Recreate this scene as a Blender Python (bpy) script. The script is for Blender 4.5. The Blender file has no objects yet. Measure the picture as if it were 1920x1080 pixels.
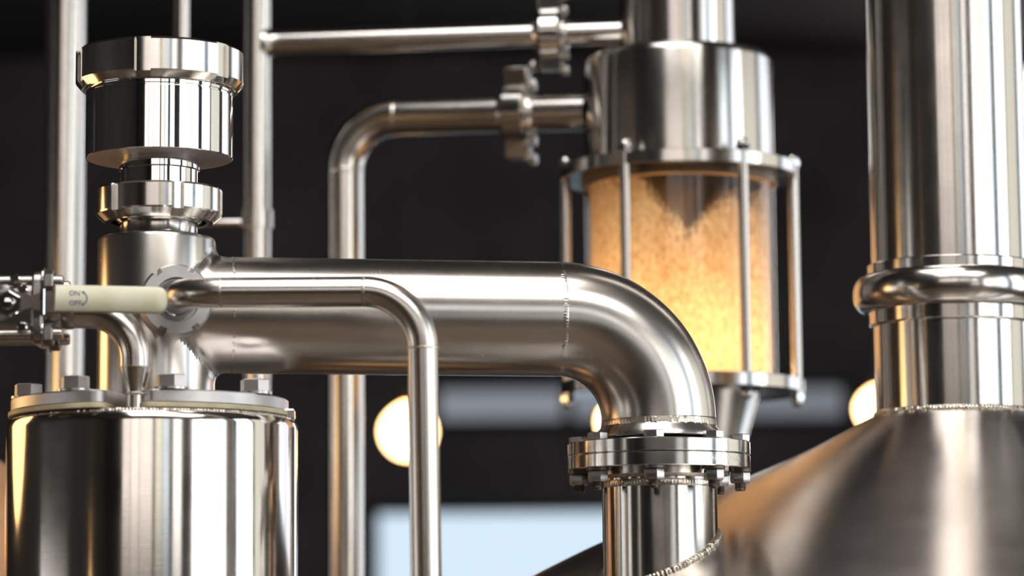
import bpy, math, random
from mathutils import Vector, Matrix, noise
random.seed(7)
PI = math.pi
rad = math.radians
scene = bpy.context.scene
COL = scene.collection

# ---------------------------------------------------------------- camera
FPX = 5500.0                       # focal length in pixels of a 1920 wide frame
CAM = Vector((0, 0, 1.5))
PITCH = math.atan(690 / FPX)
ROLL = 0.008
_F = Vector((0, math.cos(PITCH), math.sin(PITCH)))
_R0 = Vector((1, 0, 0))
_U0 = Vector((0, -math.sin(PITCH), math.cos(PITCH)))
_R = _R0 * math.cos(ROLL) - _U0 * math.sin(ROLL)
_U = _U0 * math.cos(ROLL) + _R0 * math.sin(ROLL)
cd = bpy.data.cameras.new('camera')
cam = bpy.data.objects.new('camera', cd)
COL.objects.link(cam)
cd.sensor_width = 36
cd.lens = FPX / 1920 * 36
cd.clip_start = 0.05
cd.dof.use_dof = True
cd.dof.focus_distance = 2.74
cd.dof.aperture_fstop = 3.5
cam.matrix_world = Matrix(((_R.x, _U.x, -_F.x, CAM.x), (_R.y, _U.y, -_F.y, CAM.y),
                           (_R.z, _U.z, -_F.z, CAM.z), (0, 0, 0, 1)))
scene.camera = cam

# ---------------------------------------------------------------- world, exposure
w = bpy.data.worlds.new('world')
scene.world = w
w.use_nodes = True
w.node_tree.nodes['Background'].inputs[0].default_value = (0.5, 0.6, 0.8, 1)
w.node_tree.nodes['Background'].inputs[1].default_value = 0.02
vs = scene.view_settings
vs.view_transform = 'Standard'
vs.look = 'None'
vs.exposure = 0.42
vs.gamma = 1.0
vs.use_curve_mapping = False
scene.cycles.max_bounces = 14
scene.cycles.glossy_bounces = 6
scene.cycles.transmission_bounces = 8
scene.cycles.transparent_max_bounces = 12
scene.cycles.sample_clamp_indirect = 6.0
scene.cycles.caustics_reflective = False
scene.cycles.caustics_refractive = False


def P(px, py, Y):
    """point of the room at distance Y in front of the camera seen at this place of the frame"""
    d = _F + _R * ((px - 960) / FPX) + _U * ((540 - py) / FPX)
    return CAM + d * (Y / d.y)


def M(py, Y):
    """metres per pixel there"""
    return (P(960, py, Y) - CAM).dot(_F) / FPX


# ---------------------------------------------------------------- materials
def new_mat(name):
    m = bpy.data.materials.new(name)
    m.use_nodes = True
    nt = m.node_tree
    return m, nt, nt.nodes['Principled BSDF'], nt.nodes, nt.links


def steel(name, rough=0.2, aniso=0.5, col=(0.62, 0.59, 0.555), streak=0.03, smudge=0.08, su=25.0, sv=1400.0):
    m, nt, b, N, L = new_mat(name)
    b.inputs['Base Color'].default_value = (*col, 1)
    b.inputs['Metallic'].default_value = 1
    uv = N.new('ShaderNodeUVMap'); uv.uv_map = 'UVMap'
    mp = N.new('ShaderNodeMapping'); mp.inputs['Scale'].default_value = (su, sv, 1)
    L.new(uv.outputs[0], mp.inputs[0])
    n1 = N.new('ShaderNodeTexNoise'); n1.inputs['Scale'].default_value = 1; n1.inputs['Detail'].default_value = 3
    L.new(mp.outputs[0], n1.inputs['Vector'])
    tc = N.new('ShaderNodeTexCoord')
    n2 = N.new('ShaderNodeTexNoise'); n2.inputs['Scale'].default_value = 28; n2.inputs['Detail'].default_value = 5
    L.new(tc.outputs['Object'], n2.inputs['Vector'])
    r1 = N.new('ShaderNodeMapRange')
    r1.inputs['From Min'].default_value = 0.15; r1.inputs['From Max'].default_value = 0.85
    r1.inputs['To Min'].default_value = rough - smudge * 0.3; r1.inputs['To Max'].default_value = rough + smudge
    L.new(n2.outputs['Fac'], r1.inputs['Value'])
    ad = N.new('ShaderNodeMath'); ad.operation = 'MULTIPLY_ADD'
    ad.inputs[1].default_value = smudge * 0.8
    L.new(n1.outputs['Fac'], ad.inputs[0]); L.new(r1.outputs[0], ad.inputs[2])
    L.new(ad.outputs[0], b.inputs['Roughness'])
    if streak:
        bp = N.new('ShaderNodeBump'); bp.inputs['Strength'].default_value = streak; bp.inputs['Distance'].default_value = 0.001
        L.new(n1.outputs['Fac'], bp.inputs['Height']); L.new(bp.outputs[0], b.inputs['Normal'])
    if aniso:
        tg = N.new('ShaderNodeTangent'); tg.direction_type = 'UV_MAP'; tg.uv_map = 'UVMap'
        L.new(tg.outputs[0], b.inputs['Tangent'])
        b.inputs['Anisotropic'].default_value = aniso
        b.inputs['Anisotropic Rotation'].default_value = 0.25
    return m


def plain(name, col, rough=0.5, metal=0.0, mottle=0.0, scale=40.0, col2=None):
    m, nt, b, N, L = new_mat(name)
    b.inputs['Base Color'].default_value = (*col, 1)
    b.inputs['Roughness'].default_value = rough
    b.inputs['Metallic'].default_value = metal
    if mottle:
        tc = N.new('ShaderNodeTexCoord')
        n = N.new('ShaderNodeTexNoise'); n.inputs['Scale'].default_value = scale; n.inputs['Detail'].default_value = 6
        L.new(tc.outputs['Object'], n.inputs['Vector'])
        cr = N.new('ShaderNodeValToRGB')
        cr.color_ramp.elements[0].position = 0.35; cr.color_ramp.elements[1].position = 0.7
        c2 = col2 or tuple(c * (1 - mottle) for c in col)
        cr.color_ramp.elements[0].color = (*c2, 1); cr.color_ramp.elements[1].color = (*col, 1)
        L.new(n.outputs['Fac'], cr.inputs[0]); L.new(cr.outputs[0], b.inputs['Base Color'])
    return m


def glow(name, col, strength):
    m, nt, b, N, L = new_mat(name)
    b.inputs['Base Color'].default_value = (*col, 1)
    b.inputs['Emission Color'].default_value = (*col, 1)
    b.inputs['Emission Strength'].default_value = strength
    b.inputs['Roughness'].default_value = 0.6
    return m


S_BRUSH = steel('brushed steel', 0.13, 0.85, streak=0.04, smudge=0.06)
S_VESSEL = steel('brushed vessel steel', 0.08, 0.5, streak=0.02, smudge=0.05)
S_KETTLE = steel('brushed kettle steel', 0.22, 0.8, (0.56, 0.52, 0.495), streak=0.05, smudge=0.04, su=10, sv=1500)
S_PIPE = steel('satin pipe steel', 0.15, 0.6, streak=0.02, smudge=0.05)
S_SATIN = steel('satin welded steel', 0.215, 0.45, (0.63, 0.595, 0.56), streak=0.02, smudge=0.05)
S_CAST = plain('cast steel', (0.42, 0.39, 0.37), 0.30, 1.0, 0.25, 90)
S_LEVER = plain('dark lever steel', (0.22, 0.19, 0.17), 0.3, 1.0, 0.3, 60)
S_MATT = plain('bead blasted steel', (0.60, 0.585, 0.59), 0.42, 1.0, 0.12, 70)
S_POL = steel('polished steel', 0.045, 0.0, (0.66, 0.65, 0.64), streak=0, smudge=0.02)
S_MACH = steel('machined steel', 0.12, 0.5, (0.66, 0.64, 0.61), streak=0.03, smudge=0.04, su=8, sv=2500)
S_WELD = steel('weld bead steel', 0.22, 0.0, (0.60, 0.55, 0.48), streak=0, smudge=0.1)
S_BOLT = plain('zinc bolt steel', (0.62, 0.60, 0.60), 0.27, 1.0, 0.2, 120)
S_DARK = plain('dark thread steel', (0.16, 0.14, 0.12), 0.4, 1.0, 0.3, 200)
GASKET = plain('cream gasket', (0.74, 0.65, 0.44), 0.5, 0, 0.25, 60)
SLEEVE = plain('cream vinyl sleeve', (0.80, 0.79, 0.64), 0.42, 0, 0.22, 45, (0.70, 0.68, 0.50))
INK = plain('blue ink', (0.03, 0.05, 0.28), 0.6)
COPPER = plain('copper', (0.90, 0.52, 0.30), 0.45, 0.6, 0.15, 12)
WALL_D = plain('dark wall paint', (0.18, 0.166, 0.168), 0.9, 0, 0.4, 2)
CEIL_D = plain('black ceiling paint', (0.09, 0.082, 0.08), 0.9, 0, 0.3, 2)
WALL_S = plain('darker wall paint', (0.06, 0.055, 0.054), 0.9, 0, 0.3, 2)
FLOOR = plain('brown sealed concrete', (0.17, 0.12, 0.08), 0.35, 0, 0.35, 3)
FRAME = plain('black window frame', (0.02, 0.02, 0.022), 0.5, 0)
CORD = plain('black cord', (0.02, 0.02, 0.02), 0.6)


# ---------------------------------------------------------------- mesh builder
class MB:
    def __init__(self):
        self.v, self.f, self.uv = [], [], []

    def grid(self, rings, us, vsl, closed=True):
        """rings: list of lists of points (a list of one point closes the surface)"""
        idx = []
        for r in rings:
            idx.append(list(range(len(self.v), len(self.v) + len(r))))
            self.v.extend(r)
        n = max(len(r) for r in rings)
        m = n if closed else n - 1
        for i in range(len(rings) - 1):
            a, b = idx[i], idx[i + 1]
            for j in range(m):
                k = (j + 1) % n
                u0, u1 = us[j], us[j + 1]
                v0, v1 = vsl[i], vsl[i + 1]
                if len(a) == 1 and len(b) == 1:
                    continue
                if len(a) == 1:
                    self.f.append((a[0], b[k], b[j])); self.uv.append(((u0, v0), (u1, v1), (u0, v1)))
                elif len(b) == 1:
                    self.f.append((a[j], a[k], b[0])); self.uv.append(((u0, v0), (u1, v0), (u0, v1)))
                else:
                    self.f.append((a[j], a[k], b[k], b[j])); self.uv.append(((u0, v0), (u1, v0), (u1, v1), (u0, v1)))

    def lathe(self, prof, O, ax=Vector((0, 0, 1)), seg=96, angs=None, rfun=None, x0=None):
        """prof from bottom to top as (radius, height along the axis)"""
        ax = Vector(ax).normalized()
        if x0 is None:
            x0 = Vector((0, -1, 0)) if abs(ax.y) < 0.9 else Vector((1, 0, 0))
        ex = (x0 - ax * x0.dot(ax)).normalized()
        ey = ax.cross(ex)
        closed = angs is None
        if closed:
            angs = [2 * PI * i / seg for i in range(seg)]
        rm = max(p[0] for p in prof)
        us = [a * rm for a in angs] + [2 * PI * rm]
        rings, vv, s, last = [], [], 0.0, None
        for r, z in prof:
            if last:
                s += math.hypot(r - last[0], z - last[1])
            last = (r, z)
            vv.append(s)
            if r < 1e-7:
                rings.append([O + ax * z])
            else:
                rings.append([O + ax * z + (ex * math.cos(a) + ey * math.sin(a)) * (rfun(a, r, z) if rfun else r) for a in angs])
        self.grid(rings, us, vv, True)
        return self

    def tube(self, pts, rs, seg=40, cap=True, up=None):
        pts = [Vector(p) for p in pts]
        n = len(pts)
        if not isinstance(rs, (list, tuple)):
            rs = [rs] * n
        T = []
        for i in range(n):
            a, b = pts[max(i - 1, 0)], pts[min(i + 1, n - 1)]
            T.append((b - a).normalized())
        u = up or (Vector((0, 0, 1)) if abs(T[0].z) < 0.9 else Vector((0, -1, 0)))
        u = (u - T[0] * u.dot(T[0])).normalized()
        rings, vv, s = [], [], 0
        rm = max(rs)
        us = [2 * PI * rm * j / seg for j in range(seg + 1)]
        for i in range(n):
            if i:
                s += (pts[i] - pts[i - 1]).length
                u = (u - T[i] * u.dot(T[i])).normalized()
            wv = T[i].cross(u)
            rings.append([pts[i] + (u * math.cos(2 * PI * j / seg) + wv * math.sin(2 * PI * j / seg)) * rs[i] for j in range(seg)])
            vv.append(s)
        if cap:
            rings = [[pts[0]]] + rings + [[pts[-1]]]
            vv = [-rs[0]] + vv + [s + rs[-1]]
        self.grid(rings, us, vv, True)
        return self

    def slab(self, poly, O, ex, ey, ez, h, ch=0.0):
        """a 2D outline (counter-clockwise) with thickness h along ez and chamfered rims"""
        n = len(poly)
        nrm = []
        for i in range(n):
            p, q, r = Vector(poly[i - 1]), Vector(poly[i]), Vector(poly[(i + 1) % n])
            a, b = (q - p), (r - q)
            na, nb = Vector((a.y, -a.x)), Vector((b.y, -b.x))
            nn = na.normalized() + nb.normalized()
            nrm.append(nn.normalized() if nn.length > 1e-9 else na.normalized())
        levels = [(ch, 0), (0, ch), (0, h - ch), (ch, h)] if ch else [(0, 0), (0, h)]
        base = len(self.v)
        for ins, z in levels:
            for i in range(n):
                x, y = Vector(poly[i]) - nrm[i] * ins
                self.v.append(O + ex * x + ey * y + ez * z)
        s = [0]
        for i in range(n):
            s.append(s[-1] + (Vector(poly[(i + 1) % n]) - Vector(poly[i])).length)
        for l in range(len(levels) - 1):
            for i in range(n):
                j = (i + 1) % n
                self.f.append((base + l * n + i, base + l * n + j, base + (l + 1) * n + j, base + (l + 1) * n + i))
                z0, z1 = levels[l][1], levels[l + 1][1]
                self.uv.append(((s[i], z0), (s[i + 1], z0), (s[i + 1], z1), (s[i], z1)))
        t = base + (len(levels) - 1) * n
        self.f.append(tuple(base + i for i in reversed(range(n)))); self.uv.append(tuple(poly[i] for i in reversed(range(n))))
        self.f.append(tuple(t + i for i in range(n))); self.uv.append(tuple(poly[i] for i in range(n)))
        return self

    def box(self, c, sx, sy, sz, ch=0.0, ex=Vector((1, 0, 0)), ey=Vector((0, 1, 0)), ez=Vector((0, 0, 1))):
        p = [(-sx / 2, -sy / 2), (sx / 2, -sy / 2), (sx / 2, sy / 2), (-sx / 2, sy / 2)]
        return self.slab(p, Vector(c) - ez * sz / 2, ex, ey, ez, sz, ch)


ORG = {}


def tag(o, label=None, cat=None, group=None, kind=None):
    if label: o['label'] = label
    if cat: o['category'] = cat
    if group: o['group'] = group
    if kind: o['kind'] = kind
    return o


def thing(name, label, cat, loc, group=None):
    o = bpy.data.objects.new(name, None)
    COL.objects.link(o)
    o.empty_display_size = 0.05
    o.location = loc
    ORG[o] = Vector(loc)
    return tag(o, label, cat, group)


def part(name, mb, mat, parent=None, label=None, origin=None, sharp=34):
    org = Vector(origin) if origin is not None else (ORG[parent] if parent else Vector((0, 0, 0)))
    me = bpy.data.meshes.new(name)
    me.from_pydata([tuple(Vector(v) - org) for v in mb.v], [], mb.f)
    uvl = me.uv_layers.new(name='UVMap')
    flat = [c for f in mb.uv for u in f for c in u]
    uvl.data.foreach_set('uv', flat)
    me.materials.append(mat)
    me.polygons.foreach_set('use_smooth', [True] * len(me.polygons))
    me.update()
    me.set_sharp_from_angle(angle=rad(sharp))
    o = bpy.data.objects.new(name, me)
    COL.objects.link(o)
    ORG[o] = org
    if parent:
        o.parent = parent
        o.location = org - ORG[parent]
    else:
        o.location = org
    if label: o['label'] = label
    return o


def dup_part(o, world_pos, parent):
    """a copy of a part and its sub-parts set at another place of the same thing"""
    c = o.copy(); COL.objects.link(c); c.parent = parent
    c.location = Vector(world_pos) - ORG[parent]
    ORG[c] = Vector(world_pos)
    for ch in list(o.children):
        d = ch.copy(); COL.objects.link(d); d.parent = c
    return c


def arc(c, a, b, r, n, t0, t1):
    return [c + a * (r * math.cos(t0 + (t1 - t0) * i / n)) + b * (r * math.sin(t0 + (t1 - t0) * i / n)) for i in range(n + 1)]


def bend(p0, corner, p1, r, n=24):
    """path from p0 to p1 around a corner with bend radius r"""
    d0 = (corner - p0).normalized(); d1 = (p1 - corner).normalized()
    ang = d0.angle(d1)
    t = r * math.tan(ang / 2)
    s = corner - d0 * t
    c = s + (d1 - d0 * d0.dot(d1)).normalized() * r
    e0 = (s - c).normalized()
    out = []
    for i in range(n + 1):
        a = ang * i / n
        out.append(c + e0 * r * math.cos(a) + d0 * r * math.sin(a))
    return out


def line(a, b, n):
    return [a.lerp(b, i / n) for i in range(n + 1)]


def weld(mb, O, ax, R, wid=0.004, h=0.0012, n=110, amp=0.5, a0=0, a1=2 * PI):
    """a rippled bead running round a pipe"""
    seg = n * 4
    prof = [(-1, -0.4), (-0.6, 0.55), (0, 1.0), (0.6, 0.55), (1, -0.4)]
    ph = [random.uniform(0.5, 1.15) for _ in range(n)]
    wob = [random.uniform(-0.12, 0.12) for _ in range(n)]

    def rf(a, r, z):
        t = (a / (2 * PI) * n) % n
        i = int(t) % n
        fr = t - int(t)
        rip = 1 - amp + amp * math.sin(PI * fr) ** 0.7
        return R + (r - R) * rip * ph[i]
    mb.lathe([(R + q * h, p * wid * 0.5) for p, q in prof], O, ax, seg, rfun=rf)
    return mb


def hexa(mb, O, ax, r, h, ch=0.12, x0=None, hole=0.0):
    mb.lathe([(0, 0), (r * 0.9, 0), (r, h * ch), (r, h * (1 - ch)), (r * 0.9, h), (0, h)], O, ax, 6, x0=x0)
    return mb


# ---------------------------------------------------------------- the room
X0, X1, Y0, Y1, ZC = -4.6, 4.3, -5.0, 15.0, 4.6


def struct(name, mb, mat):
    return tag(part(name, mb, mat), kind='structure')


struct('floor', MB().box((0.5 * (X0 + X1), 0.5 * (Y0 + Y1), -0.05), X1 - X0 + 0.4, Y1 - Y0 + 0.4, 0.1), FLOOR)
struct('ceiling', MB().box((0.5 * (X0 + X1), 0.5 * (Y0 + Y1), ZC + 0.05), X1 - X0 + 0.4, Y1 - Y0 + 0.4, 0.1), CEIL_D)
struct('wall_far', MB().box((0.5 * (X0 + X1), Y1 + 0.05, ZC / 2), X1 - X0 + 0.4, 0.1, ZC), WALL_D)
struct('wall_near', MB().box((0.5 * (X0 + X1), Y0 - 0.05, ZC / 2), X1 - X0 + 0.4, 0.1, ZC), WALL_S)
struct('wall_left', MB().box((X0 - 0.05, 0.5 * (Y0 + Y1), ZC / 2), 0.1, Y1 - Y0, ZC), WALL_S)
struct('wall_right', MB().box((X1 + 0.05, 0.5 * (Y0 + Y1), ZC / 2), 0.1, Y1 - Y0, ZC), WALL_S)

WN = [0]


def window(c, ex, ey, ez, wd, ht, panes, fw=0.06):
    """a framed window at c (centre) in the plane ex, ey, facing ez; panes: list of (share of the width, colour, strength)"""
    WN[0] += 1
    fr = MB()
    fr.box(c + ey * (ht / 2), wd + fw, fw, 0.08, 0, ex, ey, ez)
    fr.box(c - ey * (ht / 2), wd + fw, fw, 0.08, 0, ex, ey, ez)
    fr.box(c - ex * (wd / 2), fw, ht, 0.08, 0, ex, ey, ez)
    x = -wd / 2
    tot = sum(p[0] for p in panes)
    cells = []
    for sh, colr, st in panes:
        x2 = x + wd * sh / tot
        fr.box(c + ex * x2, fw, ht, 0.08, 0, ex, ey, ez)
        if st > 0:
            cells.append((x, x2, colr, st))
        x = x2
    f = struct('window_%d' % WN[0], fr, FRAME)
    for a, b, colr, st in cells:
        g = glow('daylight pane', colr, st)
        part('pane', MB().box(c + ex * (a + b) / 2, b - a - fw, ht - fw, 0.02, 0, ex, ey, ez), g, f)
    return f


VX, VY, VZ = Vector((1, 0, 0)), Vector((0, 1, 0)), Vector((0, 0, 1))
PINK, YEL, BLU, WHT = (1, 0.90, 0.84), (1, 0.95, 0.80), (0.80, 0.90, 1.0), (1, 0.98, 0.96)
# high band of windows behind the camera
window(Vector((0.72, Y0 + 0.06, 3.76)), VX, VZ, VY, 6.56, 1.42,
       [(0.9, PINK, 1.25), (0.9, PINK, 1.5), (1.4, PINK, 1.4), (0.2, PINK, 0), (0.8, YEL, 1.05), (0.8, BLU, 1.1), (0.4, BLU, 0), (1.15, WHT, 1.8)])
# lower windows of the same wall
window(Vector((3.45, Y0 + 0.06, 1.65)), VX, VZ, VY, 1.5, 1.4, [(1, (0.9, 0.88, 0.86), 0.7), (1, WHT, 1.1)])
# side wall to the east
window(Vector((X1 - 0.06, -1.1, 2.5)), VY, VZ, -VX, 4.2, 2.9, [(1.2, WHT, 2.6), (0.8, YEL, 1.5), (0.8, BLU, 1.7)])
window(Vector((X1 - 0.06, 2.15, 2.5)), VY, VZ, -VX, 1.3, 2.9, [(0.6, BLU, 2.4), (0.7, WHT, 3.0)])
window(Vector((X1 - 0.06, 3.85, 2.5)), VY, VZ, -VX, 1.8, 2.9, [(1, (0.95, 0.95, 0.85), 0.75)])
window(Vector((X1 - 0.06, 7.4, 2.5)), VY, VZ, -VX, 4.4, 3.0, [(1, BLU, 1.5), (1, (0.9, 0.9, 1.0), 1.3)])
# side wall to the west
window(Vector((X0 + 0.06, 1.4, 1.5)), VY, VZ, VX, 2.3, 1.3, [(1, (1.0, 0.96, 0.95), 0.8)])
# roof lights
window(Vector((-0.1, 1.75, ZC - 0.06)), VX, VY, -VZ, 1.9, 1.3, [(1, WHT, 5.0), (1, PINK, 5.0)])
window(Vector((0.7, 0.0, ZC - 0.06)), VX, VY, -VZ, 3.5, 1.6, [(1, WHT, 5.0), (1, YEL, 5.0), (1, WHT, 6.0)])
# far wall: the long low window, the tall window and the dim band of the far wall
a, b = P(700, 955, Y1 - 0.1), P(1420, 955, Y1 - 0.1)
window(Vector(((a.x + b.x) / 2, Y1 - 0.06, (a.z + 0.7) / 2)), VX, VZ, -VY, b.x - a.x, a.z - 0.7,
       [(1.0, (0.70, 0.86, 1.0), 0.66)], 0.05)
a = P(1903, 30, Y1 - 0.1)
window(Vector(((a.x + 4.1) / 2, Y1 - 0.06, 2.9)), VX, VZ, -VY, 4.1 - a.x, 3.2, [(1, WHT, 2.5), (1, WHT, 2.5)], 0.05)
a, b = P(815, 722, Y1 - 0.1), P(1590, 790, Y1 - 0.1)
window(Vector(((a.x + b.x) / 2, Y1 - 0.06, (a.z + b.z) / 2)), VX, VZ, -VY, b.x - a.x, a.z - b.z,
       [(1, (0.72, 0.80, 0.9), 0.17), (0.7, (0.72, 0.80, 0.9), 0.15), (1.4, (0.72, 0.80, 0.9), 0.12)], 0.05)

# ---------------------------------------------------------------- kettle
YK = 3.015
KA = P(1786, 700, YK); KX, KY = KA.x, YK
KZ = [(0.0, 1.765), (0.05, 1.755), (0.08, 1.7435), (0.15, 1.708), (0.243, 1.668), (0.31, 1.638), (0.373, 1.611),
      (0.413, 1.592), (0.455, 1.571), (0.52, 1.536), (0.60, 1.488), (0.64, 1.455), (0.66, 1.41)]


def kz(r):
    for (r0, z0), (r1, z1) in zip(KZ, KZ[1:]):
        if r <= r1:
            i = KZ.index((r0, z0))
            rp, zp = KZ[i - 1] if i else (-r1, z1)
            rn, zn = KZ[i + 2] if i + 2 < len(KZ) else (r1 + (r1 - r0), z1 + (z1 - z0))
            m0 = (z1 - zp) / (r1 - rp); m1 = (zn - z0) / (rn - r0)
            t = (r - r0) / (r1 - r0); h = r1 - r0
            return ((2 * t ** 3 - 3 * t * t + 1) * z0 + (t ** 3 - 2 * t * t + t) * h * m0
                    + (-2 * t ** 3 + 3 * t * t) * z1 + (t ** 3 - t * t) * h * m1)
    return KZ[-1][1]


K0 = Vector((KX, KY, 0))
kettle = thing('brew_kettle', 'large brushed steel kettle with sloping domed top under the thick column', 'kettle', K0)
prof = [(0.64 * i / 60, kz(0.64 * i / 60)) for i in range(61)][::-1]
part('domed_top', MB().lathe([(0.66, 1.385), (0.658, 1.415), (0.652, 1.438)] + prof, K0, seg=220), S_KETTLE, kettle)
part('wall', MB().lathe([(0.62, 0.0), (0.66, 0.0), (0.66, 1.385)], K0, seg=128), S_KETTLE, kettle)
# neck pipe that carries the flange
mf = M(900, 2.75)
NA = P(1236.5, 900, 2.75); NX, NY = NA.x, 2.75
RN = 108 * mf
zr0 = P(1236, 896, 2.75).z
n0 = Vector((NX, NY, 0))
nk = MB()
angs = [2 * PI * i / 160 for i in range(160)]


def neck_z(a):
    x, y = NX - math.sin(a) * RN * -1, NY - math.cos(a) * RN
    return kz(math.hypot(x - KX, y - KY))


rings, vv = [], []
for t in [0, 0.15, 0.3, 0.45, 0.6, 0.75, 0.88, 0.96, 1.0]:
    ring = []
    for a in angs:
        zb = neck_z(a) - 0.004
        ring.append(Vector((NX + math.sin(a) * RN, NY - math.cos(a) * RN, zb + (zr0 - zb) * t)))
    rings.append(ring); vv.append(t * 0.12)
nk.grid(rings, [a * RN for a in angs] + [2 * PI * RN], vv)
neck = part('neck_pipe', nk, S_BRUSH, kettle)
zl = [P(1236, v, 2.75).z - zr0 for v in (881.5, 893, 897, 899)]
lap = MB().lathe([(RN * 0.9, zl[3]), (RN * 1.02, zl[3]), (RN * 1.05, zl[2]), (RN * 1.13, zl[1]), (RN * 1.13, zl[0]), (RN * 0.9, zl[0])],
                 Vector((NX, NY, zr0)), seg=128)
part('lap_collar', lap, S_SATIN, neck)
wb = MB()
weld(wb, Vector((NX, NY, zr0 - 0.0065)), VZ, RN, 0.008, 0.0010, 100, 0.5)
part('weld_bead', wb, S_WELD, neck)
# bead where the neck meets the dome
pts, rs = [], []
for i in range(361):
    a = 2 * PI * i / 360
    x, y = NX + math.sin(a) * (RN + 0.0012), NY - math.cos(a) * (RN + 0.0012)
    pts.append(Vector((x, y, kz(math.hypot(x - KX, y - KY)) + 0.0012)))
    rs.append(0.0027 * (0.8 + 0.3 * abs(math.sin(i * 0.9)) + 0.12 * random.random()))
part('weld_bead', MB().tube(pts, rs, 10, False), S_WELD, kettle)

# ---------------------------------------------------------------- column above the kettle
mc = M(600, YK)
RC = 147 * mc


def zc(py): return P(1786, py, YK).z


zk = kz(RC)
C0 = Vector((KX, KY, 0))
column = thing('vapour_column', 'thick vertical steel column with a swollen ring, standing on the kettle', 'pipe', Vector((KX, KY, zk)))
part('lower_pipe', MB().lathe([(RC * 0.97, zk - 0.004), (RC * 0.985, zk - 0.003), (RC * 0.985, zc(612))], C0, seg=128), S_BRUSH, column)
part('lower_collar', MB().lathe([(RC * 0.9, zc(613)), (RC * 1.02, zc(612)), (RC * 1.035, zc(609)), (RC * 1.035, zc(583)), (RC * 0.9, zc(580))], C0, seg=128), S_BRUSH, column)
zt, zb_ = zc(516), zc(585)
bl = [(RC * 1.0, zb_ - 0.002)]
for i in range(33):
    a = -PI / 2 + PI * i / 32
    bl.append((RC * 1.035 + (182 - 152) * mc * max(0, math.cos(a)) ** 0.75, (zt + zb_) / 2 + (zt - zb_) / 2 * math.sin(a)))
bl.append((RC * 1.0, zt + 0.002))
part('swollen_ring', MB().lathe(bl, C0, seg=160), S_PIPE, column, sharp=60)
part('upper_collar', MB().lathe([(RC * 0.9, zc(518)), (RC * 1.05, zc(518)), (RC * 1.05, zc(499)), (RC * 1.04, zc(497)), (RC * 0.9, zc(497))], C0, seg=128), S_BRUSH, column)
part('upper_pipe', MB().lathe([(RC, zc(500)), (RC, ZC)], C0, seg=128), S_BRUSH, column)
part('weld_bead', weld(MB(), Vector((KX, KY, zk + 0.001)), VZ, RC * 0.985, 0.008, 0.0032, 150, 0.4), S_WELD, column)

# ---------------------------------------------------------------- cylinder vessel
YV = 2.68
mv = M(800, YV)
VA = P(286.5, 800, YV); VX0, VY0 = VA.x, YV
RV = 271.5 * mv
zv = P(286, 790, YV).z
V0 = Vector((VX0, VY0, 0))
vessel = thing('condenser_vessel', 'upright brushed steel cylinder with bolted cover plates on its top', 'tank', V0)
part('shell', MB().lathe([(RV - 0.02, 0.0), (RV, 0.0), (RV, zv - 0.009), (RV - 0.0008, zv - 0.004), (RV - 0.003, zv - 0.001), (RV - 0.006, zv), (0, zv)], V0, seg=192), S_VESSEL, vessel)
part('weld_bead', weld(MB(), Vector((VX0, VY0, zv)), VZ, RV - 0.0068, 0.005, 0.0022, 260, 0.5), S_WELD, vessel)


def sector(ro, ri, a0, a1, rc, n=48):
    """outline of half a ring, corners rounded; angles from the front, to the east positive"""
    def pt(r, a): return (r * math.sin(a), -r * math.cos(a))
    pts = []
    da = rc / ro
    for i in range(9):
        t = PI / 2 * i / 8
        pts.append(pt(ro - rc + rc * math.sin(t), a0 + da * (1 - math.cos(t)) * 1.0 if False else a0 + da * (1 - math.sin(t)) * 0 + da * (1 - math.cos(PI / 2 - t)) * 0 + da * (t / (PI / 2))))
    for i in range(1, n):
        pts.append(pt(ro, a0 + da + (a1 - a0 - 2 * da) * i / n))
    for i in range(9):
        t = PI / 2 * i / 8
        pts.append(pt(ro - rc + rc * math.cos(t), a1 - da + da * math.sin(t) if i else a1 - da))
    for i in range(n + 1):
        pts.append(pt(ri, a1 + (a0 - a1) * i / n))
    return pts


zg0 = zv + 0.0025
tg, tp = 0.0045, 0.0118
for a0, a1, ro in ((rad(-178), rad(-13), 263 * mv), (rad(1), rad(178), 254 * mv)):
    pl = part('cover_plate', MB().slab(sector(ro, 118 * mv, a0, a1, 0.014), Vector((VX0, VY0, zg0 + tg)), VX, VY, VZ, tp, 0.0012), S_MATT, vessel)
    part('gasket', MB().slab(sector(ro + 5 * mv, 118 * mv, a0 - rad(0.6), a1 + rad(0.6), 0.012), Vector((VX0, VY0, zg0)), VX, VY, VZ, tg, 0.0006), GASKET, pl, 'cream gasket')
zb = zg0 + tg + tp
first = None
for k in range(8):
    if k in (2, 3):
        continue
    a = rad(15 + 45 * k)
    pos = Vector((VX0 + 232 * mv * math.sin(a), VY0 - 232 * mv * math.cos(a), zb))
    if first is None:
        first = part('hex_bolt', hexa(MB(), pos + VZ * 0.002, VZ, 27 * mv, 0.0115, 0.08, x0=Vector((0.35, -1, 0))), S_MATT, vessel, origin=pos)
        part('washer', MB().lathe([(0, 0), (32 * mv, 0), (32 * mv, 0.0022), (0, 0.0022)], pos, seg=32), S_BOLT, first)
    else:
        dup_part(first, pos, vessel)
lugp = Vector((VX0 + 258 * mv, VY0 - 0.012, zv + 0.004))
part('lug', MB().box(lugp, 0.010, 0.016, 0.010, 0.0015), S_BOLT, vessel)

# ---------------------------------------------------------------- tee standing on the vessel + large pipe to the kettle
mt = M(590, YV)
TA = P(293, 590, YV); TX, TY = TA.x, YV
RT = 110.5 * mt


def ztw(py): return P(295, py, YV).z


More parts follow.
